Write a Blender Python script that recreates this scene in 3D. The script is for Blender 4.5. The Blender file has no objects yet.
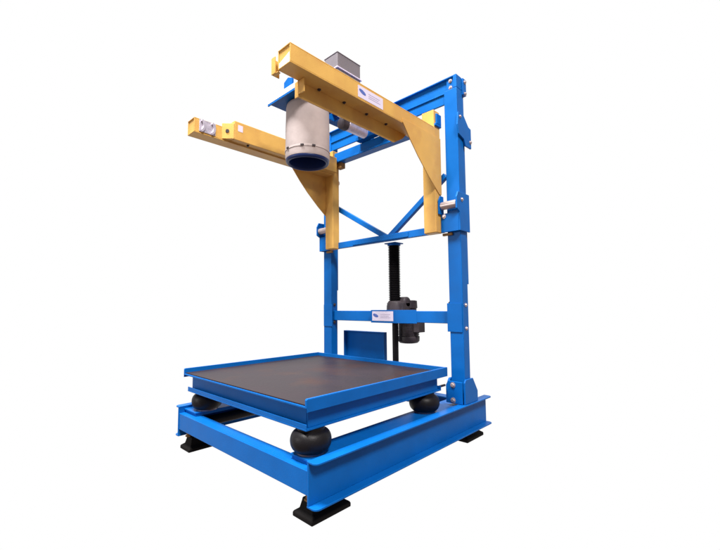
import bpy, bmesh, math, random
from mathutils import Vector, Matrix
random.seed(7)
S = bpy.context.scene
C = S.collection

# ------------------------------------------------------------------ camera
def make_camera():
    yaw, pitch, roll = (math.radians(a) for a in (43.4917, 4.4495, -0.4935))
    fw = Vector((-math.sin(yaw)*math.cos(pitch), math.cos(yaw)*math.cos(pitch), math.sin(pitch)))
    rt = Vector((math.cos(yaw), math.sin(yaw), 0.0))
    up = rt.cross(fw)
    R = math.cos(roll)*rt + math.sin(roll)*up
    U = -math.sin(roll)*rt + math.cos(roll)*up
    cd = bpy.data.cameras.new('camera')
    cd.sensor_width = 36.0
    cd.lens = 389.11/720*36.0
    cd.clip_start = 0.05
    cd.clip_end = 200.0
    co = bpy.data.objects.new('camera', cd)
    C.objects.link(co)
    m = Matrix((R, U, -fw)).transposed().to_4x4()
    m.translation = Vector((2.0711, -1.1095, 0.9562))
    co.matrix_world = m
    S.camera = co
make_camera()

# ------------------------------------------------------------------ surround added for its light (white in view, dim elsewhere)
W = bpy.data.worlds.new("World")
S.world = W
W.use_nodes = True
nt = W.node_tree
nt.nodes.clear()
wo = nt.nodes.new('ShaderNodeOutputWorld')
bg = nt.nodes.new('ShaderNodeBackground')
tc = nt.nodes.new('ShaderNodeTexCoord')
def wmath(op, a, b=None):
    n = nt.nodes.new('ShaderNodeMath'); n.operation = op; n.use_clamp = False
    for i, v in enumerate((a, b)):
        if v is None: continue
        if isinstance(v, (int, float)): n.inputs[i].default_value = v
        else: nt.links.new(v, n.inputs[i])
    return n.outputs[0]
def step(v, lo, hi):
    n = nt.nodes.new('ShaderNodeMapRange'); n.interpolation_type = 'SMOOTHSTEP'
    n.inputs['From Min'].default_value = lo; n.inputs['From Max'].default_value = hi
    nt.links.new(v, n.inputs['Value']); return n.outputs[0]
sx = nt.nodes.new('ShaderNodeSeparateXYZ')
nt.links.new(tc.outputs['Generated'], sx.inputs[0])
# white in view; the dim rest, warmer below, is invented to shape the light
side = wmath('ADD', wmath('MULTIPLY', sx.outputs['X'], -0.688), wmath('MULTIPLY', sx.outputs['Y'], 0.725))
fac = wmath('MULTIPLY', step(side, 0.30, 0.45), step(sx.outputs['Z'], -0.70, -0.62))
off_view = nt.nodes.new('ShaderNodeMix'); off_view.data_type = 'RGBA'
nt.links.new(step(sx.outputs['Z'], -0.35, 0.35), off_view.inputs['Factor'])
off_view.inputs['A'].default_value = (0.36, 0.29, 0.27, 1)
off_view.inputs['B'].default_value = (0.34, 0.33, 0.34, 1)
wm = nt.nodes.new('ShaderNodeMix'); wm.data_type = 'RGBA'
nt.links.new(fac, wm.inputs['Factor'])
nt.links.new(off_view.outputs['Result'], wm.inputs['A'])
wm.inputs['B'].default_value = (1, 1, 1, 1)
nt.links.new(wm.outputs['Result'], bg.inputs['Color'])
bg.inputs['Strength'].default_value = 1.0
nt.links.new(bg.outputs[0], wo.inputs[0])

def area(name, loc, target, size, power, col=(1, 1, 1)):
    ld = bpy.data.lights.new(name, 'AREA')
    ld.shape = 'RECTANGLE'; ld.size = size[0]; ld.size_y = size[1]
    ld.energy = power; ld.color = col
    o = bpy.data.objects.new(name, ld)
    C.objects.link(o)
    o.location = loc
    o.rotation_euler = (Vector(target)-Vector(loc)).to_track_quat('-Z', 'Y').to_euler()
    return o
area('unseen_light_overhead', (0.0, -2.3, 9.4), (0, 0.6, 0.5), (2.2, 2.2), 2200, (1.0, 0.99, 0.97))  # added lamp out of view, brightens the upward faces
area('unseen_light_front', (-3.0, -6.5, 2.4), (0, 0.8, 1.2), (1.8, 1.8), 150, (1.0, 0.98, 0.94))  # added lamp, never seen, lifts the front faces
area('unseen_light_side', (6.2, -2.0, 7.9), (0.0, 0.8, 1.3), (1.8, 1.8), 980, (1.0, 0.95, 0.92))  # added unseen lamp, high up to light right faces and shade the hanger

S.view_settings.view_transform = 'Standard'
S.view_settings.look = 'None'
S.view_settings.exposure = 0
S.view_settings.gamma = 1
S.render.film_transparent = False

# ------------------------------------------------------------------ materials
def mat(name, col, rough=0.45, metal=0.0, spec=0.35, var=0.08, vscale=9.0, bump=0.0, bscale=120.0, col2=None, cscale=4.0, camt=(0.45, 0.6)):
    m = bpy.data.materials.new(name)
    m.use_nodes = True
    n = m.node_tree; b = n.nodes['Principled BSDF']
    b.inputs['Roughness'].default_value = rough
    b.inputs['Metallic'].default_value = metal
    b.inputs['Specular IOR Level'].default_value = spec
    t = n.nodes.new('ShaderNodeTexCoord')
    ns = n.nodes.new('ShaderNodeTexNoise'); ns.inputs['Scale'].default_value = vscale; ns.inputs['Detail'].default_value = 5
    n.links.new(t.outputs['Object'], ns.inputs['Vector'])
    mp = n.nodes.new('ShaderNodeMapRange')
    mp.inputs['From Min'].default_value = .3; mp.inputs['From Max'].default_value = .7
    mp.inputs['To Min'].default_value = 1-var; mp.inputs['To Max'].default_value = 1+var
    n.links.new(ns.outputs['Fac'], mp.inputs['Value'])
    hs = n.nodes.new('ShaderNodeHueSaturation')
    hs.inputs['Color'].default_value = (*col, 1)
    n.links.new(mp.outputs[0], hs.inputs['Value'])
    out = hs.outputs[0]
    if col2:
        n2 = n.nodes.new('ShaderNodeTexNoise'); n2.inputs['Scale'].default_value = cscale; n2.inputs['Detail'].default_value = 6
        n.links.new(t.outputs['Object'], n2.inputs['Vector'])
        r2 = n.nodes.new('ShaderNodeMapRange')
        r2.inputs['From Min'].default_value = camt[0]; r2.inputs['From Max'].default_value = camt[1]
        n.links.new(n2.outputs['Fac'], r2.inputs['Value'])
        mx = n.nodes.new('ShaderNodeMix'); mx.data_type = 'RGBA'
        n.links.new(r2.outputs[0], mx.inputs['Factor'])
        n.links.new(out, mx.inputs['A'])
        mx.inputs['B'].default_value = (*col2, 1)
        out = mx.outputs['Result']
    n.links.new(out, b.inputs['Base Color'])
    r = n.nodes.new('ShaderNodeMapRange')
    r.inputs['To Min'].default_value = rough-.08; r.inputs['To Max'].default_value = rough+.1
    n.links.new(ns.outputs['Fac'], r.inputs['Value'])
    n.links.new(r.outputs[0], b.inputs['Roughness'])
    if bump:
        bn = n.nodes.new('ShaderNodeTexNoise'); bn.inputs['Scale'].default_value = bscale; bn.inputs['Detail'].default_value = 3
        n.links.new(t.outputs['Object'], bn.inputs['Vector'])
        bp = n.nodes.new('ShaderNodeBump'); bp.inputs['Strength'].default_value = bump; bp.inputs['Distance'].default_value = .002
        n.links.new(bn.outputs['Fac'], bp.inputs['Height'])
        n.links.new(bp.outputs[0], b.inputs['Normal'])
    return m
BLUE = mat('blue_paint', (0.002, 0.110, 0.405), 0.40, spec=0.14, var=.09, vscale=6, bump=.3, bscale=180)
YEL = mat('yellow_paint', (0.66, 0.385, 0.095), 0.45, spec=0.3, var=.06, bump=.3, bscale=180, col2=(0.60, 0.33, 0.085), cscale=6)
DECK = mat('worn_steel_plate', (0.026, 0.018, 0.022), 0.46, spec=0.16, var=.18, vscale=5, bump=.5, bscale=60, col2=(0.046, 0.021, 0.017), cscale=3.2, camt=(.5, .75))
BLACK = mat('black_rubber', (0.006, 0.005, 0.006), 0.45, spec=0.22, var=.2, bump=.3)
FOOT = mat('black_rubber_foot', (0.006, 0.005, 0.005), 0.7, spec=0.12, var=.2, bump=.3)
WHITE = mat('white_reflection', (0.82, 0.80, 0.82), 0.4, spec=0.3, var=.03)  # reflection on the arm end, put into the colour
GREY = mat('grey_fabric', (0.40, 0.34, 0.33), 0.7, spec=0.2, var=.12, vscale=9, bump=.6, bscale=30)
SEAL = mat('dark_blue_rubber', (0.006, 0.020, 0.10), 0.4, spec=0.3)
DARK = mat('dark_metal', (0.040, 0.031, 0.036), 0.5, spec=0.3, var=.3, vscale=20)
BOXG = mat('grey_enclosure', (0.17, 0.152, 0.168), 0.5, spec=0.3, var=.04)
STEEL = mat('bright_steel', (0.52, 0.43, 0.42), 0.35, metal=0.55, spec=0.5, var=.06)
LIP = mat('overlit_plate', (0.62, 0.66, 0.74), 0.4, spec=0.3, var=.03)  # glare on the plate's front edge, put into the colour
CLAMP = mat('clamp_steel', (0.16, 0.14, 0.17), 0.35, metal=0.6, spec=0.5)
SILV = mat('zinc_latch', (0.55, 0.5, 0.58), 0.38, metal=0.6, spec=0.5, var=.15, vscale=40)
LABEL = mat('label_film', (0.68, 0.62, 0.76), 0.45, spec=0.3, var=.03)
INK = mat('blue_ink', (0.09, 0.14, 0.42), 0.5, spec=0.2)
INK2 = mat('grey_ink', (0.42, 0.38, 0.52), 0.5, spec=0.2)
RUST = mat('brown_primer', (0.28, 0.15, 0.05), 0.6, spec=0.2, var=.25)

# ------------------------------------------------------------------ mesh helpers
def box(bm, x0, x1, y0, y1, z0, z1):
    v = [bm.verts.new((x, y, z)) for x in (x0, x1) for y in (y0, y1) for z in (z0, z1)]
    for f in ((0, 1, 3, 2), (4, 6, 7, 5), (0, 4, 5, 1), (2, 3, 7, 6), (0, 2, 6, 4), (1, 5, 7, 3)):
        bm.faces.new([v[i] for i in f])
def prism(bm, pts, axis, a0, a1):
    """closed 2D outline extruded along axis; pts in the two other axes in xyz order"""
    def P(p, a):
        if axis == 'x': return (a, p[0], p[1])
        if axis == 'y': return (p[0], a, p[1])
        return (p[0], p[1], a)
    A = [bm.verts.new(P(p, a0)) for p in pts]
    B = [bm.verts.new(P(p, a1)) for p in pts]
    bm.faces.new(A); bm.faces.new(B[::-1])
    n = len(pts)
    for i in range(n):
        bm.faces.new((A[i], B[i], B[(i+1) % n], A[(i+1) % n]))
def lathe(bm, prof, center, axis='z', n=40, cap=True):
    """profile (radius, height) along axis from center"""
    rings = []
    for r, h in prof:
        ring = []
        for i in range(n):
            a = 2*math.pi*i/n
            c, s = r*math.cos(a), r*math.sin(a)
            p = {'z': (c, s, h), 'x': (h, c, s), 'y': (c, h, s)}[axis]
            ring.append(bm.verts.new(Vector(p)+Vector(center)))
        rings.append(ring)
    for A, B in zip(rings, rings[1:]):
        for i in range(n):
            bm.faces.new((A[i], A[(i+1) % n], B[(i+1) % n], B[i]))
    if cap:
        bm.faces.new(rings[0]); bm.faces.new(rings[-1])
def bar(bm, p0, p1, w, h, up=(0, 1, 0)):
    p0 = Vector(p0); p1 = Vector(p1); d = (p1-p0).normalized()
    u = Vector(up); s = d.cross(u).normalized(); u = s.cross(d)
    q = [s*w/2*i+u*h/2*j for i, j in ((-1, -1), (1, -1), (1, 1), (-1, 1))]
    A = [bm.verts.new(p0+k) for k in q]; B = [bm.verts.new(p1+k) for k in q]
    bm.faces.new(A); bm.faces.new(B[::-1])
    for i in range(4): bm.faces.new((A[i], B[i], B[(i+1) % 4], A[(i+1) % 4]))
def obj(name, bm, m, parent=None, bevel=0.0025, smooth=False, label=None):
    bmesh.ops.recalc_face_normals(bm, faces=bm.faces)
    me = bpy.data.meshes.new(name); bm.to_mesh(me); bm.free()
    me.materials.append(m)
    if smooth:
        for p in me.polygons: p.use_smooth = True
        me.set_sharp_from_angle(angle=math.radians(40))
    o = bpy.data.objects.new(name, me); C.objects.link(o)
    if parent: o.parent = parent
    if bevel:
        b = o.modifiers.new('bevel', 'BEVEL'); b.width = bevel; b.segments = 2; b.limit_method = 'ANGLE'; b.angle_limit = math.radians(35)
    if label: o['label'] = label
    return o
NB = bmesh.new
def one(name, fn, m, parent, **k):
    bm = NB(); fn(bm); return obj(name, bm, m, parent, **k)
def bolt(p, axis, sign, parent, r=.011, h=.009, m=STEEL):
    """hex head with a washer, standing on a face at p, pointing along sign*axis"""
    bm = NB()
    lathe(bm, [(r*1.45, 0), (r*1.45, sign*.003)], p, axis, 20)
    lathe(bm, [(r, sign*.003), (r, sign*h), (r*.8, sign*(h+.002))], p, axis, 6)
    return obj('bolt', bm, m, parent, bevel=0)
def mx(pts, s):           # mirror outline in x
    return [(s*a, b) for a, b in pts]

root = bpy.data.objects.new('bulk_bag_filler', None)
C.objects.link(root)
root['label'] = 'blue and yellow bulk bag filling machine with low vibrating deck, on black feet'
root['category'] = 'machine'

# ------------------------------------------------------------------ base frame
L = 1.69
ZB, ZT, ZC0, ZC1 = 0.083, 0.280, 0.131, 0.236
for s in (1, -1):
    bm = NB()
    t = .009
    # web
    box(bm, *sorted((s*.690, s*.700)), 0, L, ZB+t, ZT-t)
    # flanges turned outwards, front and rear corners rounded
    for z0, z1 in ((ZT-t, ZT), (ZB, ZB+t)):
        r = .026
        pts = [(.688, 0)]
        pts += [(.750-r+r*math.sin(a), r-r*math.cos(a)) for a in [math.pi/2*k/6 for k in range(7)]]
        pts += [(.750-r+r*math.cos(a), L-r+r*math.sin(a)) for a in [math.pi/2*k/6 for k in range(7)]]
        pts += [(.688, L)]
        prism(bm, mx(pts, s), 'z', z0, z1)
    obj('side_beam', bm, BLUE, root, bevel=.002)
    one('spring_shelf', lambda b: (box(b, *sorted((s*.515, s*.6895)), .038, L-.038, .2535, .262), box(b, *sorted((s*.523, s*.6895)), .044, L-.044, .2365, .253)), BLUE, root, bevel=.001)
for y, d in ((.004, 1), (L-.004, -1)):
    bm = NB()
    box(bm, -.6895, .6895, *sorted((y, y+d*.009)), ZC0, ZC1)
    box(bm, -.6895, .6895, *sorted((y+d*.0092, y+d*.082)), ZC1-.009, ZC1)
    box(bm, -.6895, .6895, *sorted((y+d*.0092, y+d*.052)), ZC0, ZC0+.009)
    obj('cross_channel', bm, BLUE, root, bevel=.002)

# feet
for sx_ in (1, -1):
    for y0, y1 in ((.02, .26), (1.40, 1.64)):
        bm = NB()
        xa, xb = .560, .700
        lo = [(xa, y0), (xb, y0), (xb, y1), (xa, y1)]
        ins = .018
        levels = [(0, 0), (.020, 0), (.024, .004), (.036, .022), (.070, .030), (.0825, .032)]
        rings = []
        for z, i in levels:
            rings.append([bm.verts.new((sx_*a, b, z)) for a, b in ((xa+i, y0+i), (xb-i, y0+i), (xb-i, y1-i), (xa+i, y1-i))])
        for A, B in zip(rings, rings[1:]):
            for k in range(4): bm.faces.new((A[k], A[(k+1) % 4], B[(k+1) % 4], B[k]))
        bm.faces.new(rings[0]); bm.faces.new(rings[-1])
        f = obj('foot', bm, FOOT, root, bevel=.004)
        bb = NB(); lathe(bb, [(.013, 0), (.013, .05)], (sx_*.64, y0+.03, .0835), 'z', 16)
        lathe(bb, [(.02, .0), (.02, .008)], (sx_*.64, y0+.03, .0835), 'z', 6)
        obj('stud', bb, RUST, f, bevel=0)

# ------------------------------------------------------------------ air springs under the deck
for cx_, cy_ in ((.580, .112), (.580, 1.062), (-.555, .135), (-.555, 1.062)):
    bm = NB()
    prof = [(.050, .268), (.062, .269), (.074, .273)]
    prof += [(.066+.033*math.cos(a), .322+.048*math.sin(a)) for a in [math.radians(-66+132*k/16) for k in range(17)]]
    prof += [(.066, .372), (.05, .376)]
    lathe(bm, prof, (cx_, cy_, 0), 'z', 48)
    sp = obj('air_spring', bm, BLACK, root, bevel=0, smooth=True)
    b2 = NB(); lathe(b2, [(.066, .2625), (.068, .2635), (.068, .2715), (.064, .274)], (cx_, cy_, 0), 'z', 40)
    obj('clamp_ring', b2, CLAMP, sp, bevel=0)
    b2 = NB(); lathe(b2, [(.066, .371), (.066, .3845)], (cx_, cy_, 0), 'z', 40)
    obj('end_plate', b2, BLACK, sp, bevel=0)
# black air receiver lying inside the left beam
one('air_receiver', lambda b: lathe(b, [(.012, .0), (.030, .012), (.034, .03), (.034, .44), (.030, .458), (.012, .47)], (-.645, .13, .155), 'y', 28), BLACK, root, bevel=0, smooth=True)

# ------------------------------------------------------------------ vibrating deck
D0, D1 = .0175, 1.2166
bm = NB()
zf0, zf1 = .385, .494
for s in (1, -1):      # side rails: channels open outwards
    box(bm, *sorted((s*.614, s*.622)), .060, 1.158, zf0+.009, zf1-.009)
    box(bm, *sorted((s*.600, s*.638)), .060, 1.158, zf0, zf0+.0088)
    box(bm, *sorted((s*.600, s*.638)), .060, 1.158, zf1-.0088, zf1)
for y, d in ((.036, 1), (1.1785, -1)):
    box(bm, -.613, .613, *sorted((y+d*.022, y+d*.030)), zf0+.009, zf1-.009)
    box(bm, -.638, .638, *sorted((y, y+d*.0235)), zf0, zf0+.0088)
    box(bm, -.638, .638, *sorted((y+d*.0005, y+d*.006)), zf0+.009, zf0+.030)
    box(bm, -.638, .638, *sorted((y, y+d*.0235)), zf1-.0088, zf1)
for x in (-.3, 0, .3):
    box(bm, x-.03, x+.03, .061, 1.15, .42, .484)
frame = obj('deck_frame', bm, BLUE, root, bevel=.0015)
one('deck_edge', lambda b: box(b, -.664, .664, D0, D1-.001, .4945, .5025), BLUE, frame, bevel=.001)
pl = one('deck_plate', lambda b: box(b, -.6515, .6515, D0+.007, D1-.0135, .503, .509), DECK, root, bevel=.001)
for s in (1, -1):
    bm = NB(); c = .006
    prism(bm, [(D0, .503), (D0, .531), (D0+c, .537), (D1-.001, .537), (D1-.001, .503)], 'x', *sorted((s*.6525, s*.6645)))
    box(bm, *sorted((s*.6648, s*.6665)), D0+.001, D1-.001, .478, .5345)
    obj('deck_rim', bm, BLUE, root, bevel=.0015)
one('deck_rim', lambda b: (box(b, -.652, .652, D1-.013, D1-.001, .503, .536), box(b, -.664, .664, D1, D1+.002, .478, .534)), BLUE, root, bevel=.0015)
# clevis between deck and post
one('restraint_link', lambda b: lathe(b, [(.008, 0), (.008, .10)], (.60, 1.185, .40), 'y', 14), DARK, root, bevel=0)

# ------------------------------------------------------------------ posts and fixed frame
PX0, PX1, PY0, PY1, ZTOP = .622, .7265, 1.338, 1.418, 2.628
for s in (1, -1):
    bm = NB()
    box(bm, *sorted((s*PX0, s*PX1)), PY0, PY1, .281, ZTOP-.1)
    box(bm, *sorted((s*(PX1-.028), s*PX1)), PY0, PY1, ZTOP-.0995, ZTOP)
    post = obj('post', bm, BLUE, root, bevel=.004)
    # rear guide strip the carriage rollers run on
    one('guide_strip', lambda b: box(b, *sorted((s*.650, s*.716)), PY1+.0005, PY1+.036, 1.10, 2.60), BLUE, post, bevel=.002)
    # shoe: two cheek plates and a front plate bolted round the foot of the post
    bm = NB()
    ck = [(1.312, .281), (1.312, .425), (1.330, .446), (1.428, .446), (1.492, .352), (1.492, .281)]
    prism(bm, ck, 'x', *sorted((s*.7285, s*.7405)))
    prism(bm, ck, 'x', *sorted((s*.604, s*.6195)))
    pf = [(.599, .281), (.599, .400), (.615, .430), (.7250, .430), (.7250, .281)]
    prism(bm, mx(pf, s), 'y', 1.300, 1.3115)
    shoe = obj('post_shoe', bm, BLUE, root, bevel=.003)
    for zz in (.405, .303):
        bolt((s*.655, 1.300, zz), 'y', -1, shoe, r=.013)
    # sleeve plate where the crossbar bolts on
    one('splice_plate', lambda b: box(b, *sorted((s*.606, s*.7215)), PY0-.006, PY0-.001, .765, .965), BLUE, post, bevel=.001)
    for zz in (.952, .790):
        bolt((s*PX1, PY0+.04, zz), 'x', s, post, r=.010)
        bolt((s*.610, PY0+.03, zz+.012), 'x', -s, post, r=.010, m=DARK)

# top beam: channel with rounded-off flanges, bolted to the posts
bm = NB()
box(bm, -.690, .690, PY0+.022, PY0+.032, 2.520, ZTOP-.010)
box(bm, -.6975, .6975, PY0+.001, PY0+.032, ZTOP-.0098, ZTOP-.001)
box(bm, -.6975, .6975, PY0+.001, PY0+.032, 2.510, 2.5198)
box(bm, -.6215, .6215, PY0+.010, PY0+.026, 2.436, 2.5095)
tb = obj('top_beam', bm, BLUE, root, bevel=.002)
for s in (1, -1):
    one('end_flange', lambda b: box(b, *sorted((s*.640, s*.697)), PY0+.012, PY0+.0215, 2.521, ZTOP-.011), BLUE, tb, bevel=.001)
    for zz in (2.545, 2.597):
        bolt((s*.672, PY0+.012, zz), 'y', -1, tb, r=.010)
    one('cap_plate', lambda b: box(b, *sorted((s*.640, s*.735)), PY1+.001, PY1+.050, 2.50, 2.625), BLUE, tb, bevel=.002)
    for zz in (2.51, 2.60):
        bolt((s*.7352, PY1+.028, zz), 'x', s, tb, r=.010)

# lower crossbar
bm = NB()
box(bm, -.6215, .6215, PY0+.022, PY0+.075, .820, .908)
cb = obj('crossbar', bm, BLUE, root, bevel=.004)
bm = NB()
prism(bm, [(-.115, PY0-.016), (.150, PY0-.016), (.325, PY0+.021), (-.115, PY0+.021)], 'z', .812, .916)
cv = obj('drive_cover', bm, BLUE, root, bevel=.002)

def label(parent, origin, ax, w, h, nrm, name='label_plate'):
    """label film in the plane spanned by ax and z, offset along nrm"""
    o = Vector(origin); ax = Vector(ax); nv = Vector(nrm); z = Vector((0, 0, 1))
    def quad(bm, a0, a1, z0, z1, d0, d1):
        v = []
        for d in (d0, d1):
            for a, b in ((a0, z0), (a1, z0), (a1, z1), (a0, z1)):
                v.append(bm.verts.new(o+ax*a+z*b+nv*d))
        for f in ((0, 1, 2, 3), (4, 5, 6, 7), (0, 1, 5, 4), (1, 2, 6, 5), (2, 3, 7, 6), (3, 0, 4, 7)):
            bm.faces.new([v[i] for i in f])
    bm = NB(); quad(bm, 0, w, 0, h, .0005, .0015)
    lb = obj(name, bm, LABEL, parent, bevel=0)
    bm = NB()
    # emblem: dark slanted lozenge
    v = []
    for d in (.0016, .0022):
        for a, b in [(.17+.13*math.cos(q), .56+.17*math.sin(q)-.10*math.cos(q)) for q in [2*math.pi*k/20 for k in range(20)]]:
            v.append(bm.verts.new(o+ax*a*w+z*b*h+nv*d))
    bm.faces.new(v[:20]); bm.faces.new(v[20:])
    for i in range(20): bm.faces.new((v[i], v[(i+1) % 20], v[20+(i+1) % 20], v[20+i]))
    obj('emblem', bm, INK, lb, bevel=0)
    bm = NB()
    for b0, a1 in ((.66, .86), (.48, .80), (.32, .88)):
        quad(bm, .40*w, a1*w, b0*h, (b0+.05)*h, .0016, .0021)
    obj('print', bm, INK2, lb, bevel=0)
label(cv, (-.098, PY0-.016, .828), (1, 0, 0), .222, .078, (0, -1, 0))

# ------------------------------------------------------------------ screw jack, gearbox and motor
SX, SY = .045, 1.445
bm = NB()
prof = [(.030, .965)]
n = 34
for i in range(n):
    z = .968+(1.462-.968)*i/n; dz = (1.462-.968)/n
    prof += [(.040, z), (.052, z+dz*.5)]
prof += [(.040, 1.462), (.03, 1.464)]
lathe(bm, prof, (SX, SY, 0), 'z', 32)
bel = obj('screw_bellows', bm, BLACK, root, bevel=0)
one('protection_tube', lambda b: lathe(b, [(.025, .30), (.025, .93)], (SX, SY, 0), 'z', 24), BLACK, root, bevel=0, smooth=True)
one('nut_flange', lambda b: (box(b, SX-.055, SX+.06, SY-.06, SY+.05, 1.4655, 1.474), lathe(b, [(.055, 1.464-.012), (.055, 1.465)], (SX, SY, 0), 'z', 24)), BLUE, root, bevel=.001)
bm = NB()
lathe(bm, [(.048, .990), (.060, .985), (.072, .950), (.074, .90)], (SX+.005, SY, 0), 'z', 28)
box(bm, SX-.07, SX+.10, SY-.02, SY+.11, .905, .975)
lathe(bm, [(.040, 0), (.048, .01), (.048, .07), (.035, .08)], (SX+.020, SY+.05, .975), 'x', 24)
gb = obj('gearbox', bm, DARK, root, bevel=.004, smooth=True)
bm = NB()
MX, MY = SX+.044, SY+.124
prof = [(.055, .995), (.075, .99), (.078, .93), (.070, .925), (.070, .90), (.086, .895), (.086, .87), (.082, .865)]
z = .86
while z > .70:
    prof += [(.089, z), (.089, z-.006), (.081, z-.0065), (.081, z-.012)]; z -= .0125
prof += [(.090, .695), (.092, .69), (.090, .655), (.075, .640), (.05, .636)]
lathe(bm, prof, (MX, MY, 0), 'z', 40)
mo = obj('motor', bm, DARK, root, bevel=0, smooth=True)
one('terminal_box', lambda b: box(b, MX+.082, MX+.135, MY-.045, MY+.045, .73, .82), DARK, mo, bevel=.004)

# ------------------------------------------------------------------ rear pan behind the deck
bm = NB()
px0, px1, py, pz0, pz1 = -.600, -.105, 1.475, .30, .722
box(bm, px0, px1, py+.034, py+.040, pz0, pz1)
box(bm, px0, px1, py, py+.0338, pz1-.008, pz1)
box(bm, px0, px1, py, py+.0338, pz0, pz0+.008)
box(bm, px0, px0+.008, py, py+.0338, pz0+.0082, pz1-.0082)
box(bm, px1-.008, px1, py, py+.0338, pz0+.0082, pz1-.0082)
pan = obj('rear_panel', bm, BLUE, root, bevel=.001)
bm = NB()
for x in (px0+.05,): box(bm, x, px1-.05, py+.041, py+.055, ZC1+.001, .70)
obj('panel_bracket', bm, BLUE, pan, bevel=.001)

# ------------------------------------------------------------------ lifting carriage
BY = 1.335
bm = NB()
box(bm, -.604, .604, BY-.03, BY+.0, 1.472, 1.527)
one_ = obj('carriage_bar', bm, BLUE, root, bevel=.003)
one('bar_stiffener', lambda b: box(b, -.30, .30, BY-.036, BY-.0305, 1.480, 1.519), BLUE, one_, bevel=.003)
for s in (1, -1):
    bm = NB()
    x0 = .06
    bar(bm, (x0+s*.012, BY+.020, 1.512), (s*.612, BY+.020, 1.90), .042, .034)
    obj('brace', bm, BLUE, root, bevel=.003)
# upper carriage bar
bm = NB()
box(bm, -.604, .604, 1.262, 1.322, 2.268, 2.345)
box(bm, -.604, .604, 1.245, 1.322, 2.250, 2.2675)
obj('carriage_bar', bm, BLUE, root, bevel=.003)
for s in (1, -1):
    # low bracket wraps the front and the outside of the post and carries a roller
    bm = NB()
    prism(bm, [(1.262, 1.620), (1.262, 1.700), (1.285, 1.742), (1.440, 1.742), (1.440, 1.470), (1.300, 1.470), (1.300, 1.600)], 'x', *sorted((s*.7345, s*.7465)))
    box(bm, *sorted((s*.6055, s*.7340)), 1.300, 1.312, 1.470, 1.605)
    prism(bm, [(1.262, 1.600), (1.262, 1.700), (1.285, 1.735), (1.325, 1.735), (1.325, 1.470), (1.300, 1.470), (1.300, 1.600)], 'x', *sorted((s*.594, s*.6045)))
    br = obj('carriage_bracket', bm, BLUE, root, bevel=.002)
    one('roller', lambda b: lathe(b, [(.022, .6055), (.029, .609), (.029, .729), (.022, .7335)] if s > 0 else [(.022, -.6055), (.029, -.609), (.029, -.729), (.022, -.7335)], (0, 1.296, 1.660), 'x', 28), STEEL, br, bevel=0, smooth=True)
    bolt((s*.7465, 1.330, 1.690), 'x', s, br, r=.010)
    bolt((s*.620, 1.300, 1.585), 'y', -1, br, r=.011)
    one('heel_block', lambda b: box(b, *sorted((s*.592, s*.668)), 1.318, 1.336, 1.448, 1.466), RUST, br, bevel=.002)
    # high bracket with a roller behind the post
    bm = NB()
    prism(bm, [(1.312, 2.235), (1.325, 2.330), (1.40, 2.330), (1.470, 2.262), (1.506, 2.255), (1.506, 2.105), (1.42, 2.105), (1.40, 2.150), (1.325, 2.170)], 'x', *sorted((s*.7305, s*.7425)))
    box(bm, *sorted((s*.7185, s*.7300)), 1.4485, 1.506, 2.120, 2.240)
    br = obj('carriage_bracket', bm, BLUE, root, bevel=.002)
    one('roller', lambda b: lathe(b, [(.024, .675), (.0275, .679), (.0275, .714), (.024, .718)] if s > 0 else [(.024, -.675), (.0275, -.679), (.0275, -.714), (.024, -.718)], (0, 1.480, 2.165), 'x', 28), STEEL, br, bevel=0, smooth=True)
    bolt((s*.7425, 1.490, 2.150), 'x', s, br, r=.010)
    bolt((s*.7425, 1.345, 2.300), 'x', s, br, r=.008)

for s in (1, -1):
    one('stop_block', lambda b: box(b, *sorted((s*.405, s*.470)), 1.268, 1.318, 2.200, 2.2495), RUST, root, bevel=.003)

# ------------------------------------------------------------------ yellow columns, gussets and fork arms
AX0, AX1 = .488, .591
AZ0, AZ1 = 2.138, 2.240
for s in (1, -1):
    bm = NB()
    box(bm, *sorted((s*AX0, s*AX1)), 1.240, 1.3165, 1.469, 2.370)
    col = obj('column', bm, YEL, root, bevel=.004)
    one('end_cap', lambda b: box(b, *sorted((s*(AX0+.004), s*(AX1-.004))), 1.244, 1.312, 1.4665, 1.4688), YEL, col, bevel=0)
    bm = NB()
    zt = 2.168
    prism(bm, [(.862, zt), (.862, 2.142), (.945, 2.045), (1.03, 1.958), (1.15, 1.852), (1.285, 1.748), (1.314, 1.748), (1.314, zt)], 'x', *sorted((s*(AX1+.0005), s*(AX1+.0065))))
    obj('gusset', bm, YEL, root, bevel=.001)
# right arm
def arm(s):
    bm = NB()
    t = .006
    y0, y1 = -.030, 1.2395
    # square tube, open at the front
    box(bm, *sorted((s*AX0, s*AX1)), y0, y1, AZ1-t, AZ1)
    box(bm, *sorted((s*AX0, s*AX1)), y0, y1, AZ0, AZ0+t)
    box(bm, *sorted((s*AX0, s*(AX0+t))), y0+.0005, y1-.0005, AZ0+t+.0002, AZ1-t-.0002)
    box(bm, *sorted((s*(AX1-t), s*AX1)), y0+.0005, y1-.0005, AZ0+t+.0002, AZ1-t-.0002)
    return obj('fork_arm', bm, YEL, root, bevel=.002)
ra = arm(1)
one('end_plate', lambda b: box(b, AX0+.007, AX1-.007, -.024, -.019, AZ0+.0065, AZ1-.0065), YEL, ra, bevel=0)
label(ra, (AX1, .446, 2.152), (0, 1, 0), .222, .070, (1, 0, 0))
bm = NB()
prism(bm, [(.095, 2.048), (.095, 2.1375), (1.03, 2.1375), (.990, 2.100), (.900, 2.048)], 'x', .486, .494)
hp = obj('hanger_plate', bm, YEL, root, bevel=.001, label='flat yellow plate with a chamfered rear end hanging under the arm')
for y in (.228, .419, .612, .800):
    bolt((.506, y, AZ0), 'z', -1, hp, r=.007, h=.007, m=DARK)
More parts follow.
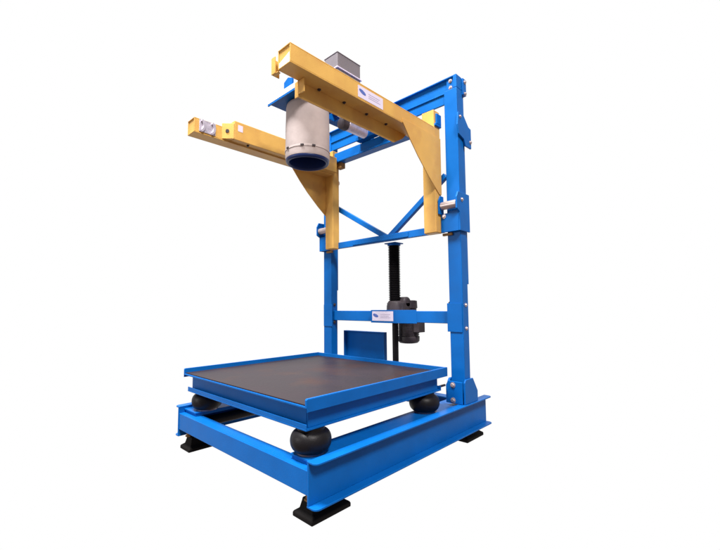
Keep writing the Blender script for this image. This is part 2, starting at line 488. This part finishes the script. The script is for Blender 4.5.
one('angle_tab', lambda b: (box(b, .4945, .540, .096, .102, 2.062, 2.136), box(b, .462, .4855, .096, .102, 2.050, 2.136)), YEL, hp, bevel=.001)
# loop hook on the front of the right arm
one('end_reflection', lambda b: prism(b, [(AX0+.008, 2.146), (AX1-.008, 2.146), (AX1-.008, 2.196), (AX0+.030, 2.176), (AX0+.008, 2.170)], 'y', -.0275, -.0242), WHITE, ra, bevel=0)  # white reflection in the arm's end, painted as a thin plate
bm = NB()
box(bm, .440, .472, -.036, -.030, 2.130, 2.218)
box(bm, .4465, .487, -.0295, -.012, 2.130, 2.136)
box(bm, .4405, .446, -.0295, .01, 2.130, 2.218)
obj('loop_hook', bm, YEL, root, bevel=.0015)
# left arm with its inner box, end plate and latch
la = arm(-1)
one('end_plate', lambda b: box(b, -AX1+.007, -AX0-.007, -.024, -.019, AZ0+.0065, AZ1-.0065), YEL, la, bevel=0)
bm = NB()
box(bm, -.4875, -.430, .235, 1.236, 2.148, 2.285)
ib = obj('inner_box', bm, YEL, root, bevel=.003)
bm = NB()
prism(bm, [(-.4875, .168), (-.430, .228), (-.430, .2345), (-.4875, .2345)], 'z', 2.150, 2.262)
ep = obj('nose_plate', bm, YEL, root, bevel=.001)
bm = NB()
c = Vector((-.460, .1968, 2.205))
lathe(bm, [(.013, -.004), (.013, .004)], (0, 0, 0), 'y', 20)
bmesh.ops.rotate(bm, verts=bm.verts, cent=(0, 0, 0), matrix=Matrix.Rotation(math.radians(46), 3, 'Z'))
bmesh.ops.translate(bm, verts=bm.verts, vec=c)
obj('pin_hole', bm, DARK, ep, bevel=0)
one('sticker', lambda b: box(b, -.4298, -.4290, .262, .300, 2.215, 2.262), LABEL, ib, bevel=0)
bolt((-.46, .36, 2.148), 'z', -1, ib, r=.007, m=DARK)
bm = NB()
for y0, r in ((.012, .0), (.085, .0)):
    pts = []
    for k in range(13):
        a = math.radians(-80+160*k/12)
        pts.append((y0+.032*math.cos(a), 2.192+.046*math.sin(a)))
    for k in range(12, -1, -1):
        a = math.radians(-80+160*k/12)
        pts.append((y0+.014*math.cos(a), 2.192+.030*math.sin(a)))
    prism(bm, pts, 'x', -.4875, -.470)
box(bm, -.4875, -.482, .004, .120, 2.150, 2.236)
obj('loop_latch', bm, SILV, root, bevel=.001)

# ------------------------------------------------------------------ fill head
HX, HY = 0.0, .555
bm = NB()
box(bm, -.172, .172, .350, .740, 2.352, 2.360)
box(bm, -.1718, -.166, .3502, .740, 2.361, 2.378)
box(bm, .166, .1718, .3502, .740, 2.361, 2.378)
mp_ = obj('mounting_plate', bm, BLUE, root, bevel=.001)
one('front_lip', lambda b: box(b, -.174, .174, .342, .3498, 2.348, 2.384), LIP, mp_, bevel=.001, label='front lip of the mounting plate, bright light painted in')  # pale tone stands for the overexposed front face of the plate
one('edge_strip', lambda b: box(b, -.174, .174, .3425, .3498, 2.334, 2.3475), BLUE, mp_, bevel=.001)
for x in (-.10, .10):
    bm = NB()
    box(bm, x-.028, x+.028, .62, 1.335, 2.3785, 2.384)
    box(bm, x-.028, x-.022, .62, 1.335, 2.3845, 2.432)
    box(bm, x+.022, x+.028, .62, 1.335, 2.3845, 2.432)
    obj('support_rail', bm, BLUE, root, bevel=.001)
one('rail_saddle', lambda b: (box(b, -.16, .16, 1.20, 1.262, 2.3455, 2.378), box(b, -.15, -.05, 1.262, 1.33, 2.3455, 2.378), box(b, .05, .15, 1.262, 1.33, 2.3455, 2.378)), BLUE, root, bevel=.002)
one('lug', lambda b: prism(b, [(-.045, 2.3605), (-.045, 2.47), (.0, 2.49), (.045, 2.47), (.045, 2.3605)], 'y', .385, .400), BLUE, mp_, bevel=.001)
# spout
bm = NB()
R0 = .150
prof = [(.136, 2.340), (.146, 2.330), (R0-.001, 2.320), (R0, 2.25), (R0+.002, 2.16), (R0+.002, 2.08), (R0+.003, 1.972), (R0, 1.957), (.145, 1.955), (.145, 2.34)]
lathe(bm, prof, (HX, HY, 0), 'z', 72, cap=False)
spout = obj('fill_spout', bm, GREY, root, bevel=0, smooth=True)
bm = NB()
prof = [(.1445, 1.99)] + [(.1365+.0125*math.cos(a), 1.952+.017*math.sin(a)) for a in [math.radians(60-230*k/16) for k in range(17)]] + [(.122, 1.99), (.110, 2.08), (.085, 2.33)]
lathe(bm, prof, (HX, HY, 0), 'z', 72, cap=False)
obj('seal_ring', bm, SEAL, spout, bevel=0, smooth=True)
bm = NB()
lathe(bm, [(R0+.0035, 2.018), (R0+.0055, 2.016), (R0+.0055, 2.006), (R0+.0035, 2.004)], (HX, HY, 0), 'z', 72, cap=False)
cl = obj('clamp_band', bm, GREY, spout, bevel=0, smooth=True)
for ad in (-96, -52, -24):
    a = math.radians(ad); rr = R0+.009
    bm = NB()
    box(bm, -.011, .011, -.003, .004, -.005, .005)
    bmesh.ops.rotate(bm, verts=bm.verts, cent=(0, 0, 0), matrix=Matrix.Rotation(a+math.pi/2, 3, 'Z'))
    bmesh.ops.translate(bm, verts=bm.verts, vec=(HX+rr*math.cos(a), HY+rr*math.sin(a), 2.011))
    obj('buckle', bm, DARK, cl, bevel=.001)
# pneumatic actuator behind the spout
bm = NB()
lathe(bm, [(.020, 0), (.045, .008), (.045, .055), (.036, .060)], (.045, .83, 2.315), 'y', 28)
act = obj('actuator', bm, DARK, root, bevel=0, smooth=True)
one('actuator_body', lambda b: lathe(b, [(.034, .0605), (.040, .066), (.040, .26), (.03, .268)], (.045, .83, 2.315), 'y', 32), SILV, act, bevel=0, smooth=True)
one('actuator_bracket', lambda b: box(b, .015, .075, .90, .96, 2.3555, 2.378), DARK, act, bevel=.001)
one('actuator_hanger', lambda b: box(b, -.072, .072, .88, .98, 2.3785, 2.3845), BLUE, act, bevel=.001)
# junction box on a stand above the head
bm = NB()
box(bm, -.072, .072, .775, 1.020, 2.600, 2.826)
jb = obj('junction_box', bm, BOXG, root, bevel=.004)
one('lid', lambda b: box(b, -.075, .075, .772, 1.023, 2.8265, 2.834), BOXG, jb, bevel=.003)
one('base_flange', lambda b: box(b, -.082, .082, .765, 1.030, 2.706, 2.714) , LABEL, jb, bevel=.001)
one('box_stand', lambda b: (box(b, -.060, -.030, .86, .90, 2.4325, 2.5995), box(b, .030, .060, .86, .90, 2.4325, 2.5995), box(b, -.128, .128, .85, .91, 2.4325, 2.440)), BLUE, jb, bevel=.001)
